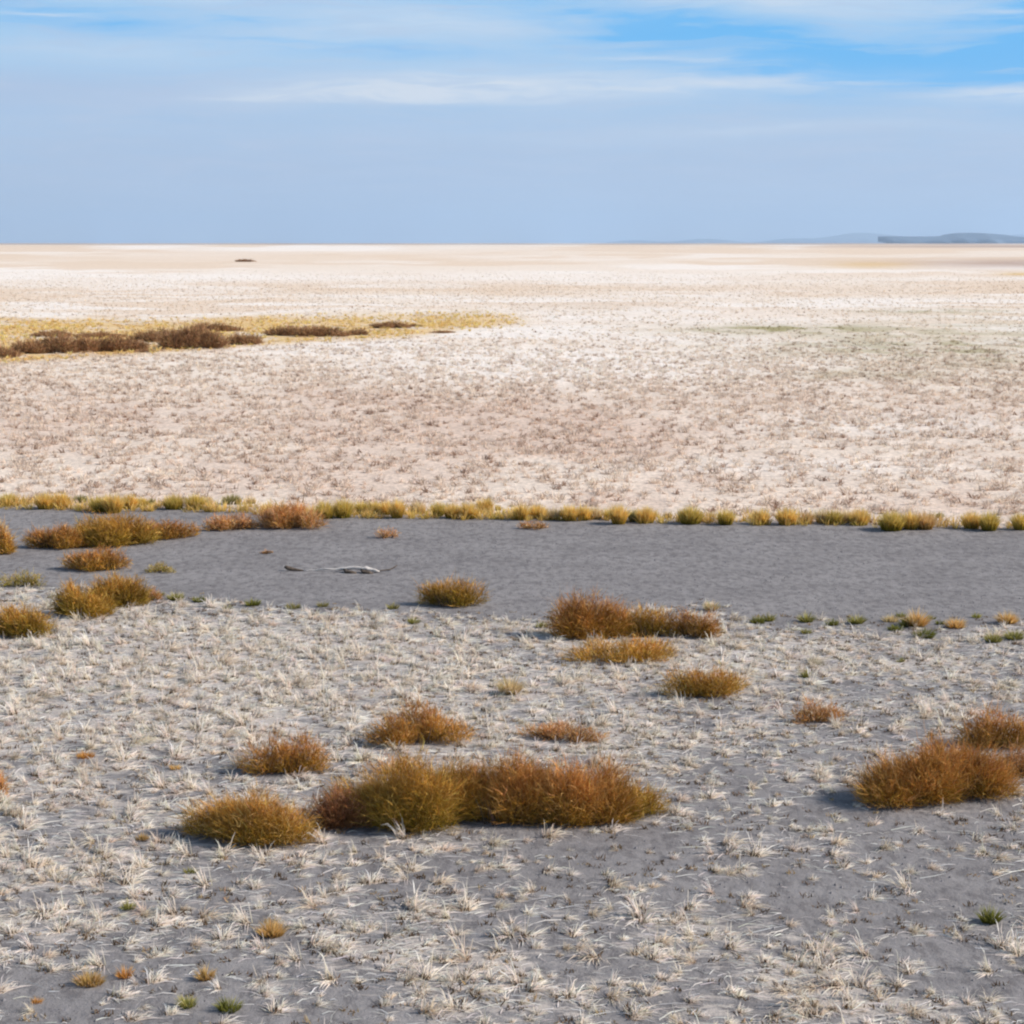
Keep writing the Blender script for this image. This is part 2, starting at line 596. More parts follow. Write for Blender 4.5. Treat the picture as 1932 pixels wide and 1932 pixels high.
# ------------------------------------------------------------------ distant relief
def prism(name, pts, dist, depth, parent=None):
    """a ridge: profile in picture pixels, stood up at its real distance and given depth and sloped flanks"""
    V, F = [], []
    n = len(pts)
    for k, (px, py) in enumerate(pts):
        x = (px - 966) / FPX * dist
        h = max((458.6 - py) / FPX * dist + CAM_H, 1.0)
        jj = 0.12 * math.sin(k * 2.3) * depth * 0.15
        V += [(x, dist + jj, -3), (x, dist + depth * 0.06 + jj, h * 0.55), (x, dist + depth * 0.12 + jj, h), (x * (1 + 0.8 * depth / dist), dist + depth * 0.7, h * 0.97), (x * (1 + 1.1 * depth / dist), dist + depth, -3)]
    for k in range(n - 1):
        a, b = k * 5, (k + 1) * 5
        for s in range(4):
            F.append((a + s, b + s, b + s + 1, a + s + 1))
        F.append((a + 4, b + 4, b, a))
    F.append((4, 3, 2, 1, 0))
    e = (n - 1) * 5
    F.append((e, e + 1, e + 2, e + 3, e + 4))
    me = bpy.data.meshes.new(name)
    me.from_pydata(V, [], F)
    me.polygons.foreach_set('use_smooth', [True] * len(F))
    me.update()
    o = link_mesh(name, me, M_ROCK_HAZED)
    return o


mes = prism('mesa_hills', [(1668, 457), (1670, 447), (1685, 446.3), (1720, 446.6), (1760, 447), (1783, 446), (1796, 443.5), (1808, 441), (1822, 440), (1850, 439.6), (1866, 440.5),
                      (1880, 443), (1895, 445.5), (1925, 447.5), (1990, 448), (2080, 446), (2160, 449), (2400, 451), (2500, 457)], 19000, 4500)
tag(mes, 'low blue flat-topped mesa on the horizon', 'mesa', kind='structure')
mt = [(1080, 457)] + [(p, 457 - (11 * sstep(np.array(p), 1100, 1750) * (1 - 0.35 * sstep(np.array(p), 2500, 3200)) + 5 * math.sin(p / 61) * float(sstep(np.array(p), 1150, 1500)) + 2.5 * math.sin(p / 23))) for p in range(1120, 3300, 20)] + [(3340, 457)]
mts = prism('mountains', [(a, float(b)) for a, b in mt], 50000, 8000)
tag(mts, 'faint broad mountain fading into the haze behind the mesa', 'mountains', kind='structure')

# haze: one closed box round everything, sky outside
HAZE_DENSITY = 3.2e-5
me = bpy.data.meshes.new('haze')
hx, ht = 66000.0, 1050.0
hv = [(-hx, -hx, -8), (hx, -hx, -8), (hx, hx, -8), (-hx, hx, -8), (-hx, -hx, ht), (hx, -hx, ht), (hx, hx, ht), (-hx, hx, ht)]
me.from_pydata(hv, [], [(3, 2, 1, 0), (4, 5, 6, 7), (0, 1, 5, 4), (1, 2, 6, 5), (2, 3, 7, 6), (3, 0, 4, 7)])
hm = bpy.data.materials.new('haze_air')
hm.use_nodes = True
hm.node_tree.nodes.clear()
ho = hm.node_tree.nodes.new('ShaderNodeOutputMaterial')
hp = hm.node_tree.nodes.new('ShaderNodeVolumePrincipled')
hp.inputs['Color'].default_value = (0.50, 0.685, 0.90, 1)
hp.inputs['Density'].default_value = HAZE_DENSITY
hp.inputs['Anisotropy'].default_value = 0.2
hm.node_tree.links.new(hp.outputs[0], ho.inputs['Volume'])
haze = link_mesh('haze', me, hm)
tag(haze, 'pale blue haze lying over the whole plain', 'haze', kind='stuff')


# ------------------------------------------------------------------ plants
STRAW = np.array([0.79, 0.685, 0.59])
STRAWW = np.array([0.86, 0.795, 0.73])
TAN = np.array([0.55, 0.38, 0.20])
BASEBR = np.array([0.16, 0.095, 0.045])


def straw_tuft(seed_lean, n, L, flat, w=0.006, gold=0.0, upright=0.25):
    """a dry tuft at the origin: drooping pale blades, a few upright, short brown base"""
    a = rng.uniform(0, 2 * math.pi, n)
    la = seed_lean
    dirx = np.cos(a) * 0.85 + 0.85 * math.cos(la)
    diry = np.sin(a) * 0.65 + 0.85 * math.sin(la)
    el_ = np.where(rng.random(n) < upright, rng.uniform(0.7, 1.4, n), rng.uniform(0.06, 0.5, n) * (1.4 - flat))
    ln = L * rng.uniform(0.4, 1.0, n) * np.where(rng.random(n) < 0.12, 1.5, 1.0)
    nr = np.hypot(dirx, diry) + 1e-6
    d = np.stack([dirx / nr * np.cos(el_), diry / nr * np.cos(el_), np.sin(el_)], 1)
    b = np.stack([rng.normal(0, 0.022, n), rng.normal(0, 0.02, n), np.full(n, -0.004)], 1)
    m = b + d * (ln * 0.55)[:, None]
    droop = np.stack([d[:, 0] * 0.5, d[:, 1] * 0.5, d[:, 2] * 0.35 - 0.30 * np.cos(el_)], 1)
    t = m + droop * (ln * 0.75)[:, None]
    t += rng.normal(0, 0.012, (n, 3))
    m[:, 2] = np.maximum(m[:, 2], 0.008)
    t[:, 2] = np.maximum(t[:, 2], 0.006)
    mixw = rng.random((n, 1))
    ctip = STRAW * (1 - mixw) + STRAWW * mixw
    ct = jitter(ctip, n, 0.08, 0.03)
    cm = ct * (1 - gold) + gold * jitter(TAN, n)
    cb = jitter(TAN * 0.5 + 0.4 * STRAW, n)
    cm = cm * 0.92 + 0.08 * TAN
    V1, C1 = ribbons(b, m, t, w * rng.uniform(0.7, 1.3, n), cb, cm, ct, 2.0)
    k = max(5, n // 5)
    b2 = np.stack([rng.normal(0, 0.028, k), rng.normal(0, 0.022, k), np.full(k, -0.004)], 1)
    d2 = np.stack([rng.normal(0, 0.02, k), rng.normal(0, 0.015, k), rng.uniform(0.02, 0.05, k)], 1)
    cdk = jitter(BASEBR * 0.8 + 0.2 * gold * TAN, k, 0.25)
    V2, C2 = ribbons(b2, b2 + d2 * 0.6, b2 + d2, np.full(k, 0.010), cdk, cdk, cdk * 1.3)
    return np.concatenate([V1, V2]), np.concatenate([C1, C2])


def stamp(protos, x, y, z, rz, sc, which, tint=None):
    """many copies of plant shapes gathered into one uncountable mass"""
    Vs, Cs = [], []
    for k, (V, C) in enumerate(protos):
        s = np.nonzero(which == k)[0]
        if len(s) == 0:
            continue
        c_, s_ = np.cos(rz[s])[:, None, None], np.sin(rz[s])[:, None, None]
        vx = V[None, :, :, 0] * c_ - V[None, :, :, 1] * s_
        vy = V[None, :, :, 0] * s_ + V[None, :, :, 1] * c_
        vz = np.broadcast_to(V[None, :, :, 2], vx.shape)
        W = np.stack([vx, vy, vz], -1) * sc[s][:, None, None, None]
        W[..., 0] += x[s][:, None, None]
        W[..., 1] += y[s][:, None, None]
        W[..., 2] += z[s][:, None, None]
        CC = np.broadcast_to(C[None], (len(s),) + C.shape)
        if tint is not None:
            CC = CC * tint[s][:, None, None, :]
        Vs.append(W.reshape(-1, 5, 3))
        Cs.append(CC.reshape(-1, 5, 3))
    return np.concatenate(Vs), np.clip(np.concatenate(Cs), 0, 0.85)


# --- the bushes and clumps that stand out (placed first, so the straw keeps clear of them)
BUSHES = []      # (x, y, half width, half depth) keep-out ellipses


def dims(px, py, w, h, ratio=0.55):
    """front foot pixel, width and height in pixels -> centre, width, depth, height in metres"""
    x, y0 = at(px, py)
    s = (py - 458.0) / CAM_H
    kd = (py - 458.0) ** 2 / (FPX * CAM_H)
    W = w / s
    D = min(W * ratio, 1.5, 0.55 * h / kd)
    H = max(0.08, (h - 0.75 * kd * D) / s)
    return x * (y0 + D / 2) / y0, y0 + D / 2, W, D, H


def make_twigs(W, D, H, n, c_low, c_top, c_tip, wid, seed_shape, ragged=0.25):
    """fine twigs filling a ragged group of low domes; more of them near the outside"""
    K = int(np.clip(round(2 + W * 3.2), 3, 8))
    u = (np.arange(K) + 0.5) / K * 2 - 1
    ox = u * 0.72 * W / 2 + rng.normal(0, 0.04, K) * W
    oy = rng.uniform(-0.34, 0.34, K) * D
    edge = 1 - 0.36 * np.abs(u) ** 1.6
    hh = H * edge * rng.uniform(0.72, 1.08, K)
    hh *= 1.48 * H / hh.max()
    wx = W / 2 * np.clip(rng.uniform(0.46, 0.66, K) * (0.75 + 0.9 / K), 0.3, 0.8)
    wy = D / 2 * rng.uniform(0.55, 0.72, K)
    wgt = wx * hh
    wh = rng.choice(K, n, p=wgt / wgt.sum())
    th = rng.uniform(0, 2 * math.pi, n)
    r = rng.random(n) ** 0.40 * rng.uniform(0.80, 1.10, n)
    ph = np.arcsin(rng.random(n) ** 0.9)
    rad = r * np.cos(ph)
    lump = 0.68 + 0.55 * vnoise(np.cos(th) * rad * 2.6 + wh * 5.3, np.sin(th) * rad * 2.0 + seed_shape, 11)
    lx = rad * np.cos(th)
    ly = rad * np.sin(th)
    z = np.sin(ph) * r * hh[wh] * 0.80 * lump
    under = 0.74 + 0.26 * np.clip(z / (H * 0.35), 0, 1)
    x = ox[wh] + lx * wx[wh] * under
    y = oy[wh] + ly * wy[wh] * under
    z = np.maximum(z, 0.01)
    P = np.stack([x, y, z], 1)
    outw = np.stack([lx * 0.75 + 0.35 * x / (W / 2), ly * 0.75, 0.50 + 0.75 * z / H], 1)
    d = unit(unit(outw) + rng.normal(0, 0.52, (n, 3)))
    d[:, 2] = np.where(z < 0.06, np.abs(d[:, 2]), d[:, 2])
    ln = H * rng.uniform(0.12, 0.33, n)
    patch = vnoise(x * 2.3 + seed_shape, z * 3 + y * 2.0, 31) - 0.5
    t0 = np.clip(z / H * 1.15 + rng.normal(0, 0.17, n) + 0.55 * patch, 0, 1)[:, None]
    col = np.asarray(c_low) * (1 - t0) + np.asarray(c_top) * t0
    bright = rng.random((n, 1)) < 0.20
    col = np.where(bright, np.asarray(c_tip), col)
    col = jitter(col, n, 0.20, 0.07)
    m = P + d * (ln * 0.5)[:, None]
    bend = rng.normal(0, 0.42, (n, 3))
    t = m + (d + bend) * (ln * 0.5)[:, None]
    t[:, 2] = np.maximum(t[:, 2], 0.004)
    tipc = col * 0.70 + 0.30 * np.asarray(c_tip)
    V, C = ribbons(P, m, t, wid * rng.uniform(0.6, 1.3, n), col * 0.9, col, tipc, 0.4)
    k = int(n * 0.18)
    s = rng.choice(n, k, replace=False)
    dd = unit(unit(outw[s]) + rng.normal(0, 0.40, (k, 3)))
    dd[:, 2] = np.abs(dd[:, 2])
    l2 = H * rng.uniform(0.25, 0.62, k)
    V2, C2 = ribbons(P[s], P[s] + dd * (l2 * .5)[:, None], P[s] + (dd + rng.normal(0, .15, (k, 3))) * l2[:, None], np.full(k, wid * 0.8), col[s], col[s], np.tile(np.asarray(c_tip), (k, 1)))
    return np.concatenate([V, V2]), np.concatenate([C, C2])


def make_stems(W, D, H, n, col):
    a = rng.uniform(0, 2 * math.pi, n)
    rr = np.sqrt(rng.random(n)) * 0.45
    b = np.stack([rr * np.cos(a) * W / 2, rr * np.sin(a) * D / 2, np.full(n, -0.01)], 1)
    t = np.stack([(rr + rng.uniform(0.1, 0.45, n)) * np.cos(a) * W / 2, (rr + rng.uniform(0.1, 0.45, n)) * np.sin(a) * D / 2, H * rng.uniform(0.4, 0.8, n)], 1)
    m = b * 0.5 + t * 0.5 + rng.normal(0, 0.02, (n, 3))
    c = jitter(col, n, 0.2)
    return ribbons(b, m, t, np.full(n, 0.014), c, c, c)


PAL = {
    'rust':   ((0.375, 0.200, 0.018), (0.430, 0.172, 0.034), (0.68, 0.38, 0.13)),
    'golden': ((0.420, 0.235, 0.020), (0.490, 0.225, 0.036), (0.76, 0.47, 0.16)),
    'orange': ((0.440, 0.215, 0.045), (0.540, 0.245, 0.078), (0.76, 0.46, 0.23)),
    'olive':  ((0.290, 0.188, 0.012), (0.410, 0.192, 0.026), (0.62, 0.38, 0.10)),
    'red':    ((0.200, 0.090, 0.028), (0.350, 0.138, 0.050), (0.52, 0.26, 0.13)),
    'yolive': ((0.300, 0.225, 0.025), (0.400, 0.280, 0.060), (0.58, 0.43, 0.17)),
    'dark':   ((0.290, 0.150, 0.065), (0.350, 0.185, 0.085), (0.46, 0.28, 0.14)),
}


def bush(px, py, w, h, pal, label, dens=1.0, name='desert_shrub', cat='shrub', group='rusty shrubs on the flat', ratio=0.55, ragged=0.25, wmin=0.0042):
    x, y, W, D, H = dims(px, py, w, h, ratio)
    z = float(height(np.array([x]), np.array([y]))[0])
    d = math.hypot(x, y)
    wid = max(wmin, 0.00026 * d)
    n = int(np.clip(dens * 5200 * (W * H + 0.6 * W * D) * (0.0055 / wid) * 1.8, 250, 30000))
    W *= 1.06
    e = empty(name, (x, y, z))
    tag(e, label, cat, group)
    lo, hi, tip = PAL[pal]
    V, C = make_twigs(W, D, H, n, lo, hi, tip, wid, rng.uniform(0, 6), ragged)
    link_mesh('foliage', blade_mesh('foliage', V, C), M_TWIG, e)
    V, C = make_stems(W, D, H, max(24, int(40 * W)), (0.085, 0.055, 0.035))
    link_mesh('woody_stems', blade_mesh('woody_stems', V, C), M_WOODY, e)
    BUSHES.append((x, y, W * 0.50, D * 0.5))
    return e


BUSH_TABLE = [
    # px, py, w, h, palette, label, density
    (476, 1606, 250, 118, 'golden', 'low golden-brown shrub at the near end of the biggest shrub row', 1),
    (646, 1566, 130, 86, 'red', 'small dark reddish shrub squeezed between golden shrub and tall olive-brown mounds', 0.8),
    (775, 1577, 285, 150, 'olive', 'big olive-brown shrub mound beside the dark reddish one in the biggest row', 1.05),
    (955, 1573, 270, 142, 'rust', 'big rusty shrub mound forming the middle of the biggest row', 1),
    (1080, 1566, 230, 132, 'rust', 'rusty-topped mound with olive foot, next to last in the biggest shrub row', 1),
    (1180, 1554, 150, 88, 'olive', 'low olive-green shrub tapering off the end of the biggest shrub row', 1),
    (792, 1412, 182, 84, 'rust', 'spiky orange-brown shrub just beyond the tallest mound of the biggest row', 0.65),
    (745, 1470, 110, 52, 'orange', 'thin sprawling orange twigs behind the olive-brown mound', 0.25),
    (1062, 1408, 160, 50, 'orange', 'low pale orange shrub lying flat behind the rusty mounds', 0.6),
    (535, 1467, 145, 82, 'rust', 'lone bushy rust-coloured shrub casting a dark patch behind golden shrub', 0.75),
    (-6, 1508, 46, 62, 'orange', 'orange shrub cut by the picture edge beside straw', 0.8),
    (1757, 1530, 292, 138, 'rust', 'broad rounded rust-brown shrub standing alone on bare grey silt', 1.05),
    (1880, 1418, 150, 84, 'rust', 'loose rusty shrub behind the broad rounded one', 0.6),
    (1918, 1474, 90, 66, 'orange', 'orange-brown shrub touching the shoulder of the broad rounded one', 0.65),
    (1540, 1366, 104, 52, 'orange', 'small spread-out tan shrub alone between straw tufts', 0.5),
    (1332, 1318, 150, 68, 'golden', 'fan-shaped golden-brown shrub set apart in front of the rusty cluster', 0.75),
    (1118, 1208, 158, 84, 'rust', 'tallest rusty shrub of the cluster on the near bank', 0.9),
    (1226, 1206, 100, 58, 'olive', 'darker olive-tinged shrub in the middle of the bank cluster', 0.85),
    (1312, 1206, 88, 54, 'rust', 'neat round rusty shrub at the end of the bank cluster', 0.95),
    (1176, 1254, 180, 56, 'golden', 'light golden shrub spread in front of the bank cluster', 0.75),
    (855, 1148, 124, 58, 'olive', 'single wind-leaned shrub on the near bank below the driftwood', 0.75),
    (155, 1168, 120, 62, 'olive', 'dark olive shrub beside straw, lower half of the slanting pair', 1),
    (222, 1148, 130, 62, 'olive', 'olive shrub with brown top, upper half of the slanting pair', 1),
    (278, 1136, 60, 26, 'orange', 'small orange fringe shrub at the tip of the slanting pair', 0.7),
    (34, 1207, 122, 68, 'olive', 'olive-brown shrub in front of the slanting pair, cut by the picture edge', 0.9),
    (46, 1110, 92, 36, 'yolive', 'sparse grey-olive shrub on the pale bank beyond the olive shrubs', 0.35),
    (180, 1077, 112, 48, 'rust', 'reddish-brown shrub alone just in front of the long low row', 0.85),
    (301, 1079, 56, 20, 'yolive', 'tiny yellow-green shrub on bare creek bed', 0.8),
    (105, 1036, 112, 46, 'rust', 'round rusty shrub starting the long row on the creek bed', 0.95),
    (205, 1032, 180, 60, 'olive', 'tallest olive-brown shrub amid the long row on the creek bed', 1),
    (318, 1016, 92, 38, 'rust', 'low rusty shrub ending the long row on the creek bed', 0.9),
    (2, 1045, 56, 56, 'golden', 'orange shrub cut by the picture edge before the long row', 0.9),
    (438, 1000, 96, 34, 'orange', 'smaller pinkish-orange shrub of the pair beside the far bank', 0.75),
    (548, 997, 122, 52, 'orange', 'larger pinkish-orange shrub of the pair beside the far bank', 0.85),
    (730, 1014, 50, 20, 'orange', 'tiny orange shrub alone below the yellow bunchgrass line', 0.5),
    (503, 1043, 26, 9, 'orange', 'smallest faded sprig on the open creek bed', 0.5),
    (1006, 997, 62, 20, 'orange', 'red-orange sprig at the foot of a golden clump', 0.5),
]
for (px_, py_, w_, h_, pal_, lab_, den_) in BUSH_TABLE:
    bush(px_, py_, w_, h_, pal_, lab_, den_)

DARK_TABLE = [
    (8, 676, 44, 26, 'dark brown shrub at the cut end of the distant shrub belt'),
    (62, 668, 54, 30, 'dark brown rounded shrub second in the distant belt'),
    (108, 667, 66, 40, 'biggest dark brown shrub of the distant belt'),
    (165, 665, 70, 30, 'brown shrub following the biggest one in the distant belt'),
    (222, 664, 84, 32, 'long low brown shrub in the middle of the distant belt'),
    (272, 666, 34, 9, 'tiny brown shrub at the lower rim of the distant belt'),
    (300, 646, 76, 26, 'brown shrub set back behind the long low one'),
    (362, 659, 92, 44, 'tall brown mound-shaped shrub ending the dense half of the belt'),
    (462, 651, 50, 24, 'neat isolated dome-shaped dark shrub in ochre grass'),
    (405, 626, 74, 18, 'olive-brown shrub furthest back in ochre grass'),
    (545, 634, 66, 20, 'brown shrub beginning the thin half of the distant belt'),
    (605, 636, 74, 22, 'broad dark brown shrub within the thin half of the belt'),
    (674, 633, 36, 14, 'small brown shrub after the broad dark one'),
    (732, 620, 60, 14, 'olive-dark shrub set back near the thin end of the belt'),
    (782, 617, 22, 7, 'small olive shrub near the end of the belt'),
    (836, 629, 32, 7, 'last tiny brown shrub where the ochre belt fades out'),
    (100, 636, 60, 14, 'faded brown shrub behind the biggest one of the belt'),
    (190, 638, 70, 14, 'low brown shrub in the back row of the distant belt'),
]
for (px_, py_, w_, h_, lab_) in DARK_TABLE:
    bush(px_, py_, w_ * 1.35, h_ * 0.85, 'dark', lab_, 0.7, name='dark_shrub', group='dark shrubs in the distant belt', ratio=0.9, wmin=0.01)
bush(461, 494, 40, 5, 'dark', 'lone low brown thicket far out on the pale plain', 0.25, name='dark_shrub', group='dark shrubs in the distant belt', ratio=0.4, wmin=0.05)


# --- yellow bunchgrass along the far bank, green and tan tufts elsewhere
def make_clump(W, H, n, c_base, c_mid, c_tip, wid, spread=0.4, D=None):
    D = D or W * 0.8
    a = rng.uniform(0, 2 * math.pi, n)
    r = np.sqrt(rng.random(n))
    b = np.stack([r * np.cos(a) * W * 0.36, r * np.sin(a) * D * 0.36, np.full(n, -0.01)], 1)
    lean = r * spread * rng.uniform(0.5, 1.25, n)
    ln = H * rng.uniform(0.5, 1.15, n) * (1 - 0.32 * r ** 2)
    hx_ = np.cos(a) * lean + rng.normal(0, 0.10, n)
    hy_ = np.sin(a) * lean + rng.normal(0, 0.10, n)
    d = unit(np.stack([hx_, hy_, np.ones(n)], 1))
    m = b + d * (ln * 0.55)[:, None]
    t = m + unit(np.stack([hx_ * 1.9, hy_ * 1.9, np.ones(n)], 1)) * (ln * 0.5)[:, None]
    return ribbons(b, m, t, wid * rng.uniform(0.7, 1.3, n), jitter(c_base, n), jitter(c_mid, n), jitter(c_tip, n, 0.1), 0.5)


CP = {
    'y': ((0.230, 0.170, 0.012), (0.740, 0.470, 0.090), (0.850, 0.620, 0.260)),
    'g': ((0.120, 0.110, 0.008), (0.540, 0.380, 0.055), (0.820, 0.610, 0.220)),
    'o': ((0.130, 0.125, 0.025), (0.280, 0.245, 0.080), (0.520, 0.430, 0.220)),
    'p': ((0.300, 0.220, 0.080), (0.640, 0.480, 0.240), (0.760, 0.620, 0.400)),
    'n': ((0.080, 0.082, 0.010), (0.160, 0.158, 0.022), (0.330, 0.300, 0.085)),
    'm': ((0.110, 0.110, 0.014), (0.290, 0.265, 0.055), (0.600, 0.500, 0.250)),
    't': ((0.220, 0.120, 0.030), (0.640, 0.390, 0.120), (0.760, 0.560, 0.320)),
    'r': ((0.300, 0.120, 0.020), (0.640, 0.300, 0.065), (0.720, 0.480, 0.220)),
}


def clump(px, py, w, h, pal, label, cat='grass clump', group=None, name='bunchgrass_clump', dens=1.1, spread=0.36):
    x, y0 = at(px, py)
    s = (py - 458.0) / CAM_H
    W, H = w / s, h / s * 1.08
    y = y0 + W * 0.2
    x = x * y / y0
    z = float(height(np.array([x]), np.array([y]))[0])
    d = math.hypot(x, y)
    wid = max(0.006, 0.00035 * d)
    n = int(np.clip(dens * 900 * W * H / 0.09 * (0.010 / wid) * 0.55, 60, 1800))
    cb, cm, ct = CP[pal]
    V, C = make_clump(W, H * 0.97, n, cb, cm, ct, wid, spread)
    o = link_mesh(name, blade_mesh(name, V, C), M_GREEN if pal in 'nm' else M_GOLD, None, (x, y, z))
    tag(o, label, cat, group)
    BUSHES.append((x, y, W * 0.5 + 0.07, W * 0.4 + 0.06))
    return o


LINE = 'yellow bunchgrass clumps along the far bank'
BUNCH = [
    (17, 954, 36, 24, 'g', 'olive-yellow bunchgrass clump at the cut end of the far bank line'),
    (44, 950, 16, 12, 'o', 'tiny dull green clump beside the cut end of the bunchgrass line'),
    (86, 961, 36, 33, 'y', 'bright yellow clump, larger of two joined behind the round rusty shrub'),
    (116, 959, 32, 31, 'y', 'bright yellow clump, smaller of two joined behind the long shrub row'),
    (152, 949, 28, 18, 'o', 'low olive clump set back in straw behind the long shrub row'),
    (188, 966, 36, 30, 'g', 'green-footed clump right behind the tallest shrub of the long row'),
    (214, 968, 34, 38, 'y', 'tallest pale yellow clump behind the long shrub row'),
    (246, 960, 26, 30, 'y', 'narrow mustard clump behind the long shrub row'),
    (268, 957, 25, 20, 'g', 'short green-yellow clump behind the end of the long shrub row'),
    (286, 953, 13, 16, 'o', 'slim grey-green clump after the mustard ones'),
    (328, 962, 40, 29, 'g', 'wide yellow clump with a dark foot before the pinkish shrub pair'),
    (368, 961, 38, 30, 'g', 'green-footed clump just before the pinkish shrub pair'),
    (393, 953, 15, 20, 'p', 'thin straw-pale clump before the pinkish shrub pair'),
    (438, 952, 46, 19, 'o', 'low grey-olive clump behind the smaller pinkish shrub'),
    (474, 951, 20, 15, 'p', 'small pale clump behind the gap of the pinkish pair'),
    (614, 979, 36, 34, 'g', 'yellow-green clump touching the larger pinkish shrub'),
    (648, 978, 32, 38, 'g', 'tall yellow-green clump second after the larger pinkish shrub'),
    (682, 970, 26, 26, 'g', 'squat green-footed clump third after the larger pinkish shrub'),
    (706, 970, 26, 26, 'g', 'squat clump with dark foot above the tiny orange shrub'),
    (728, 972, 24, 28, 'y', 'yellow clump directly above the tiny orange shrub'),
    (749, 978, 26, 38, 'y', 'tall golden clump just past the tiny orange shrub'),
    (788, 969, 36, 23, 'p', 'pale sparse clump after the tall golden one'),
    (826, 974, 28, 28, 'g', 'green clump opening the dense mid-line group of five'),
    (853, 978, 32, 29, 'y', 'straw-yellow clump with dark gap beneath in the group of five'),
    (884, 979, 36, 32, 'y', 'widest yellow clump in the group of five'),
    (915, 968, 32, 30, 'y', 'golden clump leaning back in the group of five'),
    (940, 963, 15, 12, 'g', 'tiny green clump closing the group of five'),
    (984, 982, 26, 33, 'y', 'golden clump with red-orange sprig at its foot'),
    (1014, 978, 36, 28, 'y', 'yellow clump beside the one with a red-orange sprig'),
    (1046, 981, 26, 25, 'p', 'pale yellow clump two after the red-orange sprig'),
    (1074, 983, 34, 32, 'y', 'golden clump casting a black shadow after the pale ones'),
    (1101, 982, 26, 30, 'y', 'golden clump hugging the one with a black shadow'),
    (1124, 980, 26, 25, 'p', 'faded clump between golden ones and the tall narrow one'),
    (1147, 980, 16, 22, 'g', 'slim green clump shaded by the tall narrow one'),
    (1167, 989, 32, 38, 'y', 'tall narrow golden clump standing forward of the line'),
    (1197, 984, 26, 26, 'o', 'dark olive clump wedged beside a bright round one'),
    (1219, 987, 38, 32, 'y', 'bright round clump with dark side facing the tall narrow one'),
    (1261, 977, 16, 14, 'p', 'tiny pale clump alone in the widest gap of the line'),
    (1303, 989, 46, 35, 'g', 'broad dome-shaped clump with green-black foot after the widest gap'),
    (1342, 979, 19, 15, 'p', 'tiny faded clump between two green-footed domes'),
    (1369, 991, 32, 31, 'g', 'neat green-footed dome next to a tiny faded clump'),
    (1436, 990, 32, 31, 'y', 'neat yellow dome with bare silt either side'),
    (1484, 991, 38, 35, 'y', 'full yellow clump followed by a peach one'),
    (1521, 989, 28, 24, 't', 'peach-coloured clump in the unbroken half of the line'),
    (1550, 987, 24, 26, 'p', 'pale blond clump after the peach one'),
    (1572, 990, 30, 30, 'g', 'green-footed clump amid blond ones'),
    (1596, 987, 24, 26, 'p', 'blond clump after the green-footed one'),
    (1621, 991, 42, 31, 'y', 'wide yellow clump ending the unbroken half of the line'),
    (1682, 1001, 50, 38, 'g', 'largest clump of the line with a long black shadow'),
    (1718, 999, 30, 36, 'y', 'upright golden clump against the largest clump'),
    (1746, 999, 34, 36, 't', 'orange-gold clump third in the trio with the largest one'),
    (1773, 977, 19, 12, 'o', 'tiny green clump set back behind the trio'),
    (1833, 998, 36, 34, 'y', 'golden clump of the yellow and green twin near the far end'),
    (1866, 1002, 34, 37, 'g', 'green clump of the yellow and green twin near the far end'),
    (1924, 1000, 26, 34, 'g', 'dark green clump cut by the picture edge ending the line'),
]
for (px_, py_, w_, h_, pal_, lab_) in BUNCH:
    clump(px_, py_, w_, h_, pal_, lab_, 'bunchgrass', LINE)

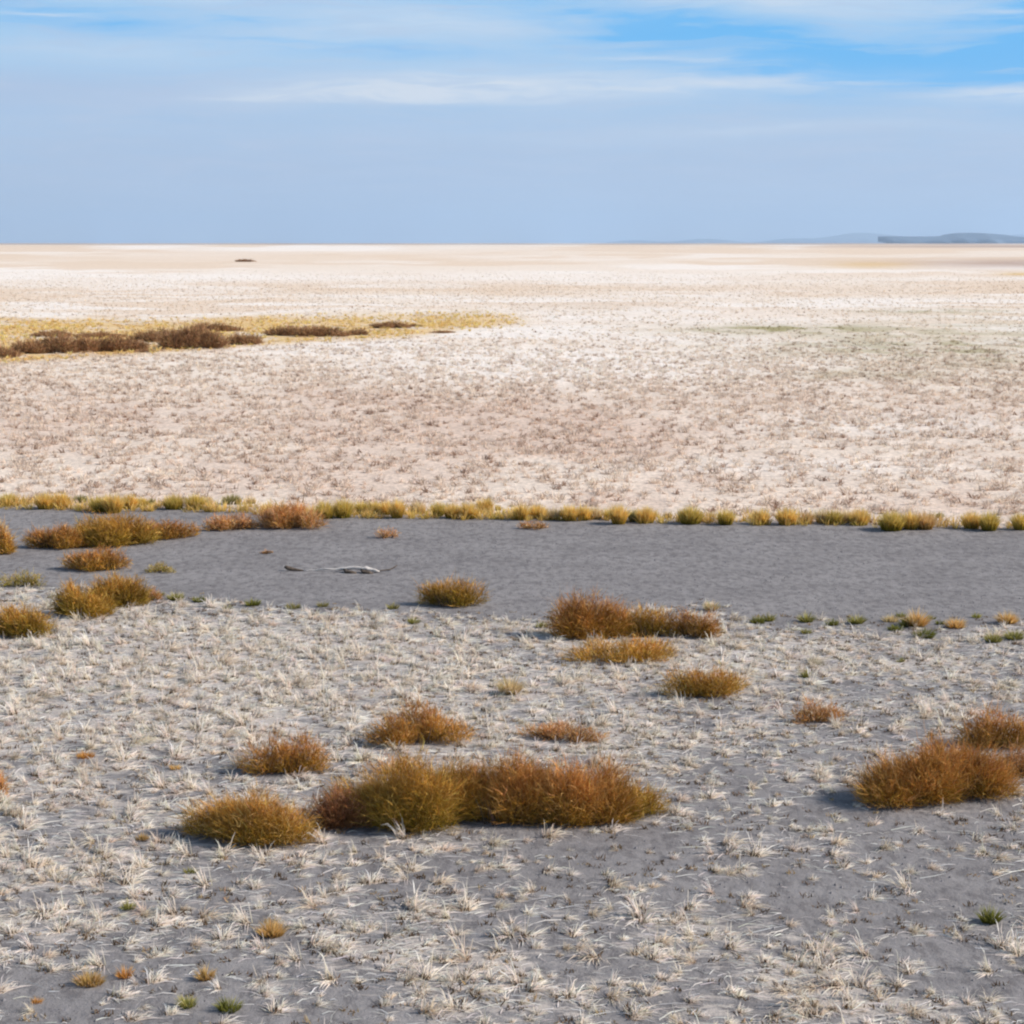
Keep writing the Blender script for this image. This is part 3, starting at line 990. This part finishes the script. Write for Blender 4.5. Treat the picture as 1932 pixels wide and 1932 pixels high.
NB = 'small green and tan tufts along the near bank'
TUFTS = [
    (299, 1124, 26, 12, 'o', 'dull green tuft touching the tip of the slanting shrub pair'),
    (331, 1133, 28, 21, 'm', 'grey-green tuft with pale blades near the slanting shrub pair'),
    (377, 1136, 26, 16, 'n', 'compact dark green tuft at the straw edge by the slanting pair'),
    (430, 1150, 19, 13, 'o', 'faint olive tuft between two green tufts'),
    (477, 1144, 28, 17, 'n', 'roundest green tuft on the bank under the driftwood tip'),
    (553, 1149, 30, 14, 'o', 'flat grey-green tuft below the driftwood'),
    (610, 1146, 22, 14, 'o', 'grey-green tuft between driftwood and leaned shrub'),
    (741, 1149, 22, 16, 'o', 'faded green tuft before the wind-leaned shrub'),
    (780, 1177, 20, 18, 'm', 'yellowish tuft in straw in front of the wind-leaned shrub'),
    (1021, 1184, 22, 15, 'm', 'olive tuft beside the shadow of the tallest bank shrub'),
    (1342, 1152, 26, 22, 'p', 'blond sparse tuft behind the neat round rusty shrub'),
    (1430, 1177, 28, 18, 'n', 'green tuft first after the bank cluster of shrubs'),
    (1450, 1172, 20, 20, 'm', 'yellow-green tuft first after the bank cluster of shrubs'),
    (1521, 1174, 26, 22, 'm', 'yellow-green bank tuft with a flat one in front'),
    (1521, 1196, 24, 13, 'm', 'flat olive tuft in front of a taller bank tuft'),
    (1570, 1180, 26, 16, 'n', 'small dark green tuft between taller bank tufts'),
    (1616, 1177, 30, 22, 'm', 'leaning yellow-green tuft before the orange-plumed tuft'),
    (1518, 1279, 18, 22, 'm', 'solitary upright green-yellow tuft out in the straw'),
    (1699, 1164, 18, 13, 'n', 'small green tuft behind the orange-plumed tuft'),
    (1680, 1174, 34, 17, 'p', 'pale straw tuft beside the orange-plumed tuft'),
    (1690, 1190, 34, 14, 'n', 'dark spreading green tuft in front of the pale one'),
    (1712, 1183, 26, 24, 'n', 'dark green tuft leaning on the orange-plumed tuft'),
    (1730, 1183, 34, 37, 't', 'tallest orange-plumed tuft on the near bank'),
    (1744, 1204, 42, 22, 'n', 'brightest green tuft in front of the orange-plumed tuft'),
    (1757, 1169, 16, 10, 'n', 'tiny dark green tuft behind the brightest green one'),
    (1774, 1179, 20, 12, 'n', 'tiny green tuft between the brightest green and a tan tuft'),
    (1802, 1186, 36, 24, 't', 'tan tuft following the orange-plumed group'),
    (1843, 1166, 16, 14, 'm', 'lone small green tuft at the silt edge beyond the tan tuft'),
    (1900, 1177, 32, 28, 't', 'tan and olive tuft furthest along the bank'),
    (1873, 1212, 34, 22, 'm', 'grey-green tuft with dark foot in front of the furthest tan one'),
    (1913, 1208, 36, 22, 'm', 'yellow-green tuft beside the grey-green one near the picture edge'),
    (1700, 1250, 18, 12, 'o', 'faint olive tuft in straw below the brightest green one'),
]
for (px_, py_, w_, h_, pal_, lab_) in TUFTS:
    clump(px_, py_, w_, h_, pal_, lab_, 'grass tuft', NB, 'bank_tuft', 0.75, 1.1)

LONE = [
    (1867, 1743, 40, 36, 'n', 'bright green rounded tuft alone on bare silt'),
    (432, 1910, 48, 30, 'n', 'bright green tuft low down among dead tufts'),
    (513, 1769, 54, 38, 't', 'golden tuft with spiky blades and a dark shadow'),
    (236, 1846, 30, 26, 'r', 'small orange tuft near scattered straw stubble'),
    (388, 1852, 34, 32, 't', 'yellowish upright tuft above the bright green one'),
    (70, 1893, 22, 16, 'r', 'tiny orange stub of a tuft near the picture corner'),
    (359, 1648, 26, 16, 'm', 'small olive tuft below the golden-brown shrub'),
    (242, 1718, 28, 22, 'm', 'olive-footed tuft among pale straw'),
    (331, 1452, 22, 16, 't', 'little orange-footed tuft in dense straw'),
    (160, 1432, 44, 16, 'r', 'flat orange-brown tuft with a black base'),
    (268, 1586, 26, 18, 't', 'stubby ochre tuft beside the golden-brown shrub'),
    (962, 1312, 38, 40, 'p', 'tall blond tuft with olive foot midway in the straw'),
    (354, 1902, 34, 30, 'm', 'olive and tan tuft beside the bright green one'),
    (170, 1862, 60, 30, 't', 'wide thin ochre tuft near the small orange one'),
]
for (px_, py_, w_, h_, pal_, lab_) in LONE:
    clump(px_, py_, w_, h_, pal_, lab_, 'grass tuft', None, 'coloured_tuft', 0.8, 0.8)


# ------------------------------------------------------------------ driftwood
def tube(name, pts, rad, mat, parent, seg=10, gnarl=0.15):
    V, F = [], []
    n = len(pts)
    for k, (p, r) in enumerate(zip(pts, rad)):
        p = Vector(p)
        a = Vector(pts[max(k - 1, 0)])
        b = Vector(pts[min(k + 1, n - 1)])
        d = (b - a).normalized()
        u = d.cross(Vector((0, 0, 1)))
        if u.length < 1e-3:
            u = Vector((1, 0, 0))
        u.normalize()
        w = u.cross(d)
        for s in range(seg):
            an = 2 * math.pi * s / seg
            rr = r * (1 + gnarl * math.sin(3 * an + k * 1.3) + gnarl * rng.normal(0, 0.4))
            V.append(tuple(p + (u * math.cos(an) + w * math.sin(an)) * rr))
    for k in range(n - 1):
        for s in range(seg):
            F.append((k * seg + s, k * seg + (s + 1) % seg, (k + 1) * seg + (s + 1) % seg, (k + 1) * seg + s))
    F.append(tuple(range(seg))[::-1])
    F.append(tuple(range((n - 1) * seg, n * seg)))
    me = bpy.data.meshes.new(name)
    me.from_pydata(V, [], F)
    me.polygons.foreach_set('use_smooth', [True] * len(F))
    me.update()
    return link_mesh(name, me, mat, parent)


def polyline(ctrl, n):
    c = np.array(ctrl, float)
    t = np.linspace(0, len(c) - 1, n)
    return np.stack([np.interp(t, np.arange(len(c)), c[:, k]) for k in range(3)], 1)


dxw, dyw = at(640, 1076)
dz0 = float(height(np.array([dxw]), np.array([dyw]))[0])
drift = empty('driftwood', (dxw, dyw, dz0))
tag(drift, 'weathered pale driftwood log lying across the grey creek bed', 'driftwood')
P_ = polyline([(-0.68, 0.10, 0.02), (-0.40, 0.06, 0.03), (-0.1, 0.02, 0.055), (0.15, 0.0, 0.075), (0.45, -0.03, 0.075), (0.62, -0.05, 0.05), (0.75, -0.06, 0.03)], 22)
P_[:, 2] += rng.normal(0, 0.007, 22)
P_[:, 1] += rng.normal(0, 0.010, 22)
rr_ = np.interp(np.linspace(0, 1, 22), [0, 0.3, 0.5, 0.75, 0.9, 1], [0.006, 0.018, 0.032, 0.040, 0.030, 0.010]) * rng.uniform(0.8, 1.2, 22)
tube('log', [tuple(p) for p in P_], rr_, M_DRIFT, drift)
tube('broken_root', [(-1.02, 0.14, 0.085), (-0.97, 0.13, 0.05), (-0.88, 0.12, 0.035), (-0.76, 0.11, 0.02), (-0.66, 0.10, 0.012)], [0.03, 0.036, 0.03, 0.02, 0.008], M_DARKWOOD_SHADE, drift)
tube('stub', [(0.10, -0.02, 0.05), (0.14, -0.09, 0.02), (0.24, -0.12, 0.02), (0.33, -0.12, 0.005)], [0.03, 0.036, 0.03, 0.016], M_DARKWOOD_SHADE, drift)  # added dark piece imitating a shadowed hollow of the trunk
tube('stub', [(0.42, -0.05, 0.05), (0.46, -0.12, 0.02), (0.56, -0.15, 0.02), (0.64, -0.15, 0.0)], [0.03, 0.034, 0.03, 0.012], M_DARKWOOD_SHADE, drift)  # second dark piece, painted shade of the next hollow along the trunk
tube('twig', [(0.70, -0.05, 0.03), (0.82, 0.05, 0.03), (0.93, 0.10, 0.03), (1.02, 0.16, 0.07), (1.07, 0.18, 0.10)], [0.010, 0.011, 0.013, 0.011, 0.005], M_DARKWOOD_SHADE, drift, 8)
BUSHES.append((dxw, dyw, 1.1, 0.3))


def keep(x, y, pad=0.02):
    ok = np.ones(len(x), bool)
    for bx, by, a, b in BUSHES:
        ok &= ((x - bx) / (a + pad)) ** 2 + ((y - by) / (b + pad)) ** 2 > 1
    return ok


# ------------------------------------------------------------------ foreground straw tufts
protos = []
for k in range(24):
    n_ = int(rng.integers(30, 80))
    protos.append(straw_tuft(rng.uniform(-0.5, 1.2) if k % 5 else math.pi + rng.uniform(-.6, .6), n_, rng.uniform(0.18, 0.30), rng.uniform(0.3, 1.1), 0.0074, gold=0.4 * (k % 6 == 0), upright=0.12 + 0.28 * (k % 5 == 0)))

N = 12500
y_ = np.sqrt(rng.uniform(11.0 ** 2, 31.0 ** 2, N))
x_ = rng.uniform(-0.42, 0.42, N) * y_
px_a, py_a = proj(x_, y_)
dn = straw_cover(px_a, py_a, x_, y_)
ok = (rng.random(N) < np.clip(dn * 1.35 - 0.10, 0, 1) ** 1.3) & keep(x_, y_, 0.03)
x_, y_, px_a, py_a, dn = x_[ok], y_[ok], px_a[ok], py_a[ok], dn[ok]
n_t = len(x_)
sc_ = np.clip(rng.lognormal(-0.34, 0.38, n_t), 0.3, 1.3) * (0.75 + 0.35 * dn)
wh = rng.integers(0, len(protos), n_t)
rz_ = rng.normal(0, 0.45, n_t)
zz_ = height(x_, y_)
psz = sc_ / y_
inside = (px_a > -5) & (px_a < 1937) & (py_a > 1100) & (py_a < 1940)
order = np.argsort(-np.where(inside, psz, 0))
single = np.zeros(n_t, bool)
single[order[:296]] = True
tint = np.clip(0.97 + rng.normal(0, 0.10, (n_t, 1)) + rng.normal(0, 0.015, (n_t, 3)), 0.7, 1.15)
pmesh = [blade_mesh('straw_tuft', V, C) for V, C in protos]
for me_ in pmesh:
    me_.materials.append(M_STRAW)
tuft_first = {}
for i in np.nonzero(single)[0]:
    k = int(wh[i])
    if k not in tuft_first:
        o = bpy.data.objects.new('straw_tuft', pmesh[k])
        tag(o, 'small dead straw-coloured grass tuft sprawling on grey silt in front of the shrub rows', 'grass tuft', 'dead straw tufts on the near silt')
        tuft_first[k] = o
    else:
        o = tuft_first[k].copy()
    COL.objects.link(o)
    o.location = (x_[i], y_[i], zz_[i])
    o.rotation_euler = (0, 0, rz_[i])
    o.scale = (sc_[i],) * 3
rest = ~single
V, C = stamp(protos, x_[rest], y_[rest], zz_[rest], rz_[rest], sc_[rest], wh[rest], tint[rest])
o = link_mesh('dry_grass', blade_mesh('dry_grass', V, C), M_STRAW)
tag(o, 'bleached dead grass matting the silt of the near bank', 'grass', kind='stuff')

# flattened strands and dark stubble between the tufts
N = 60000
y_ = np.sqrt(rng.uniform(11.0 ** 2, 31.0 ** 2, N))
x_ = rng.uniform(-0.42, 0.42, N) * y_
px_a, py_a = proj(x_, y_)
dn = straw_cover(px_a, py_a, x_, y_)
ok = (rng.random(N) < np.clip(dn * 1.5 - 0.22, 0, 1) ** 1.4) & keep(x_, y_)
x_, y_ = x_[ok], y_[ok]
n_t = len(x_)
a = rng.normal(0, 0.55, n_t) + np.where(rng.random(n_t) < 0.5, 0, math.pi)
ln = rng.lognormal(-2.2, 0.5, n_t)
z_ = height(x_, y_)
b = np.stack([x_, y_, z_ + 0.006], 1)
d = np.stack([np.cos(a), np.sin(a), np.zeros(n_t)], 1)
m = b + d * (ln * 0.5)[:, None]
m[:, 2] = height(m[:, 0], m[:, 1]) + rng.uniform(0.008, 0.025, n_t)
t = m + (d + rng.normal(0, 0.2, (n_t, 3)) * [1, 1, 0]) * (ln * 0.5)[:, None]
t[:, 2] = height(t[:, 0], t[:, 1]) + 0.008
cst = jitter(STRAWW * 0.95, n_t, 0.1, 0.03)
V1, C1 = ribbons(b, m, t, rng.uniform(0.004, 0.009, n_t), cst * 0.9, cst, cst, 3.0)
N = 8500
y_ = np.sqrt(rng.uniform(11.0 ** 2, 31.0 ** 2, N))
x_ = rng.uniform(-0.42, 0.42, N) * y_
px_a, py_a = proj(x_, y_)
dn = straw_cover(px_a, py_a, x_, y_)
ok = (rng.random(N) < 0.25 + dn * 0.6) & (dn > 0.02) & keep(x_, y_)
x_, y_ = x_[ok], y_[ok]
n_t = len(x_)
k = 9
bx = np.repeat(x_, k) + rng.normal(0, 0.028, n_t * k)
by = np.repeat(y_, k) + rng.normal(0, 0.024, n_t * k)
bz = height(bx, by) - 0.004
b = np.stack([bx, by, bz], 1)
hh = np.repeat(rng.uniform(0.02, 0.055, n_t), k) * rng.uniform(0.6, 1.2, n_t * k)
t = b + np.stack([rng.normal(0, 0.02, n_t * k), rng.normal(0, 0.02, n_t * k), hh], 1)
cc_ = np.repeat(np.where(rng.random((n_t, 1)) < 0.25, TAN * 0.7, BASEBR * 0.8), k, axis=0)
cc_ = jitter(cc_, n_t * k, 0.2)
V2, C2 = ribbons(b, (b + t) / 2, t, np.full(n_t * k, 0.012), cc_, cc_, cc_ * 1.1)
o = link_mesh('straw_litter', blade_mesh('straw_litter', np.concatenate([V1, V2]), np.concatenate([C1, C2])), M_STRAW)
tag(o, 'flattened straw and dark stubble strewn over grey silt', 'litter', kind='stuff')

# small clods and crumbs of dry silt
N = 16000
y_ = np.sqrt(rng.uniform(11.0 ** 2, 40.0 ** 2, N))
x_ = rng.uniform(-0.42, 0.42, N) * y_
z_ = height(x_, y_)
s_ = np.minimum(rng.lognormal(-4.6, 0.5, N), 0.020)
oct_v = np.array([(1, 0, 0), (-1, 0, 0), (0, 1, 0), (0, -1, 0), (0, 0, 0.8), (0, 0, -0.8)], float)
oct_f = np.array([(0, 2, 4), (2, 1, 4), (1, 3, 4), (3, 0, 4), (2, 0, 5), (1, 2, 5), (3, 1, 5), (0, 3, 5)])
VV = oct_v[None] * s_[:, None, None] * rng.uniform(0.6, 1.4, (N, 6, 1))
VV[..., 0] += x_[:, None]
VV[..., 1] += y_[:, None]
VV[..., 2] += z_[:, None]
me = bpy.data.meshes.new('silt_crumbs')
FF = (oct_f[None] + (np.arange(N) * 6)[:, None, None]).reshape(-1, 3)
me.from_pydata(VV.reshape(-1, 3).tolist(), [], FF.tolist())
me.update()
M_CLOD = solid("dry_clod", (0.23, 0.215, 0.22), (0.13, 0.12, 0.12), 6.0)
o = link_mesh('silt_crumbs', me, M_CLOD)
tag(o, 'small dry crumbs of grey silt on the flat', 'crumbs', kind='stuff')

# ------------------------------------------------------------------ grassland beyond the creek bed


def field_tuft(n, L, w, up=0.5):
    a = rng.uniform(0, 2 * math.pi, n)
    el_ = rng.uniform(0.25, 1.35, n)
    d = np.stack([np.cos(a) * np.cos(el_), np.sin(a) * np.cos(el_), np.sin(el_)], 1)
    ln = L * rng.uniform(0.5, 1.1, n)
    b = np.stack([rng.normal(0, 0.05, n), rng.normal(0, 0.05, n), np.full(n, -0.01)], 1)
    m = b + d * (ln * 0.55)[:, None]
    t = m + (d * [1.2, 1.2, 0.35]) * (ln * 0.5)[:, None]
    t[:, 2] = np.maximum(t[:, 2], 0.01)
    ct = jitter(np.array([1.06, 1.05, 1.03]), n, 0.07, 0.02)
    cb = jitter(np.array([0.80, 0.71, 0.64]), n, 0.15, 0.03)
    return ribbons(b, m, t, w * rng.uniform(0.7, 1.3, n), cb, (cb + ct) / 2 * 1.1, ct, 1.6)


def blade_mesh_tinted(name, V, C):
    return blade_mesh(name, V, np.clip(C, 0, 0.85))


def field(name, label, y0, y1, dens_n, n_bl, L, w, spreadx, f0, f1, dark):
    fp = [field_tuft(n_bl, L, w) for _ in range(10)]
    y = np.sqrt(rng.uniform(y0 ** 2, y1 ** 2, dens_n))
    x = rng.uniform(-spreadx, spreadx, dens_n) * y
    px, py = proj(x, y)
    far = pint(px, FAR_EDGE)
    ok = (py < far - 5) & keep(x, y, 0.05)
    cl = sstep(fbm(x * 0.9, y * 0.5, 3, 51), 0.30, 0.55)
    fade = (sstep(y, f0[0], f0[1]) if f0 else 1) * (1 - sstep(y, f1[0], f1[1]))
    ok &= rng.random(dens_n) < (0.18 + 0.75 * cl) * fade
    x, y, px, py = x[ok], y[ok], px[ok], py[ok]
    n = len(x)
    col = far_colour(px, py, x, y)
    lift = np.array([0.85, 0.755, 0.655])
    base_gain = 1.06
    och = (1 - sstep(col[:, 2], 0.22, 0.42))[:, None]
    base = och * col * 1.1 + (1 - och) * (col * 0.5 + lift * 0.55) * base_gain
    base *= np.clip(1 + rng.normal(0, 0.09, (n, 1)), 0.6, 1.2)
    dk = rng.random(n) < dark
    base[dk] *= np.array([0.50, 0.40, 0.35])
    V, C = stamp(fp, x, y, height(x, y), rng.uniform(0, 6.28, n), rng.uniform(0.6, 1.25, n), rng.integers(0, 10, n), base / 1.03)
    o = link_mesh(name, blade_mesh_tinted(name, V, C), M_STRAW)
    tag(o, label, 'grass', kind='stuff')


field('meadow_grass', 'pale dead grass covering the plain just beyond the creek bed', 35, 125, 66000, 14, 0.22, 0.019, 0.40, None, (70, 124), 0.17)
field('distant_grass', 'bleached grass covering the plain further out', 68, 420, 70000, 7, 0.20, 0.045, 0.36, (68, 120), (130, 420), 0.04)


def fringe(name, label, n, ymin, ymax, test, cb, cm, ct, L, w, nb):
    fp = [make_clump(0.22, L, nb, cb, cm, ct, w, 0.8) for _ in range(8)]
    y = np.sqrt(rng.uniform(ymin ** 2, ymax ** 2, n))
    x = rng.uniform(-0.42, 0.42, n) * y
    px, py = proj(x, y)
    ok = rng.random(n) < test(px, py, x, y)
    x, y = x[ok], y[ok]
    k = len(x)
    ti = np.clip(1 + rng.normal(0, 0.12, (k, 1)) + rng.normal(0, 0.03, (k, 3)), 0.5, 1.25)
    V, C = stamp(fp, x, y, height(x, y), rng.uniform(0, 6.28, k), rng.uniform(0.45, 1.2, k), rng.integers(0, 8, k), ti)
    o = link_mesh(name, blade_mesh(name, V, C), M_STRAW)
    tag(o, label, 'grass', kind='stuff')


def bank_test(px, py, x, y):
    e = pint(px, FAR_EDGE)
    return 1.3 * np.exp(-((py - (e - 7)) / 6.0) ** 2) * (py < e - 1) * (1.2 - 0.6 * sstep(px, 900, 1300)) * sstep(fbm(x * 0.9, y * 0.4, 3, 71), 0.12, 0.45)


fringe('bank_grass', 'low pale yellow grass filling the gaps of the far bank line', 22000, 35, 52, bank_test,
       (0.35, 0.26, 0.05), (0.80, 0.50, 0.13), (0.85, 0.64, 0.30), 0.27, 0.013, 18)


def belt_test(px, py, x, y):
    top = pint(px, [(0, 604), (350, 604), (620, 594), (900, 590), (1010, 597), (1100, 606)])
    bot = pint(px, [(0, 686), (300, 665), (560, 648), (800, 634), (900, 622), (1010, 610), (1100, 606)])
    return sstep(py, top - 6, top + 12) * (1 - sstep(py, bot - 5, bot + 4)) * (1 - sstep(px, 880, 1060)) * (0.25 + 0.75 * sstep(fbm(x * 0.35, y * 0.12, 3, 81), 0.35, 0.6))


fringe('ochre_grass', 'ochre grass growing around the distant dark shrubs', 30000, 85, 190, belt_test,
       (0.60, 0.42, 0.14), (0.84, 0.56, 0.19), (0.85, 0.64, 0.30), 0.26, 0.035, 12)
print('objects', len(bpy.data.objects))
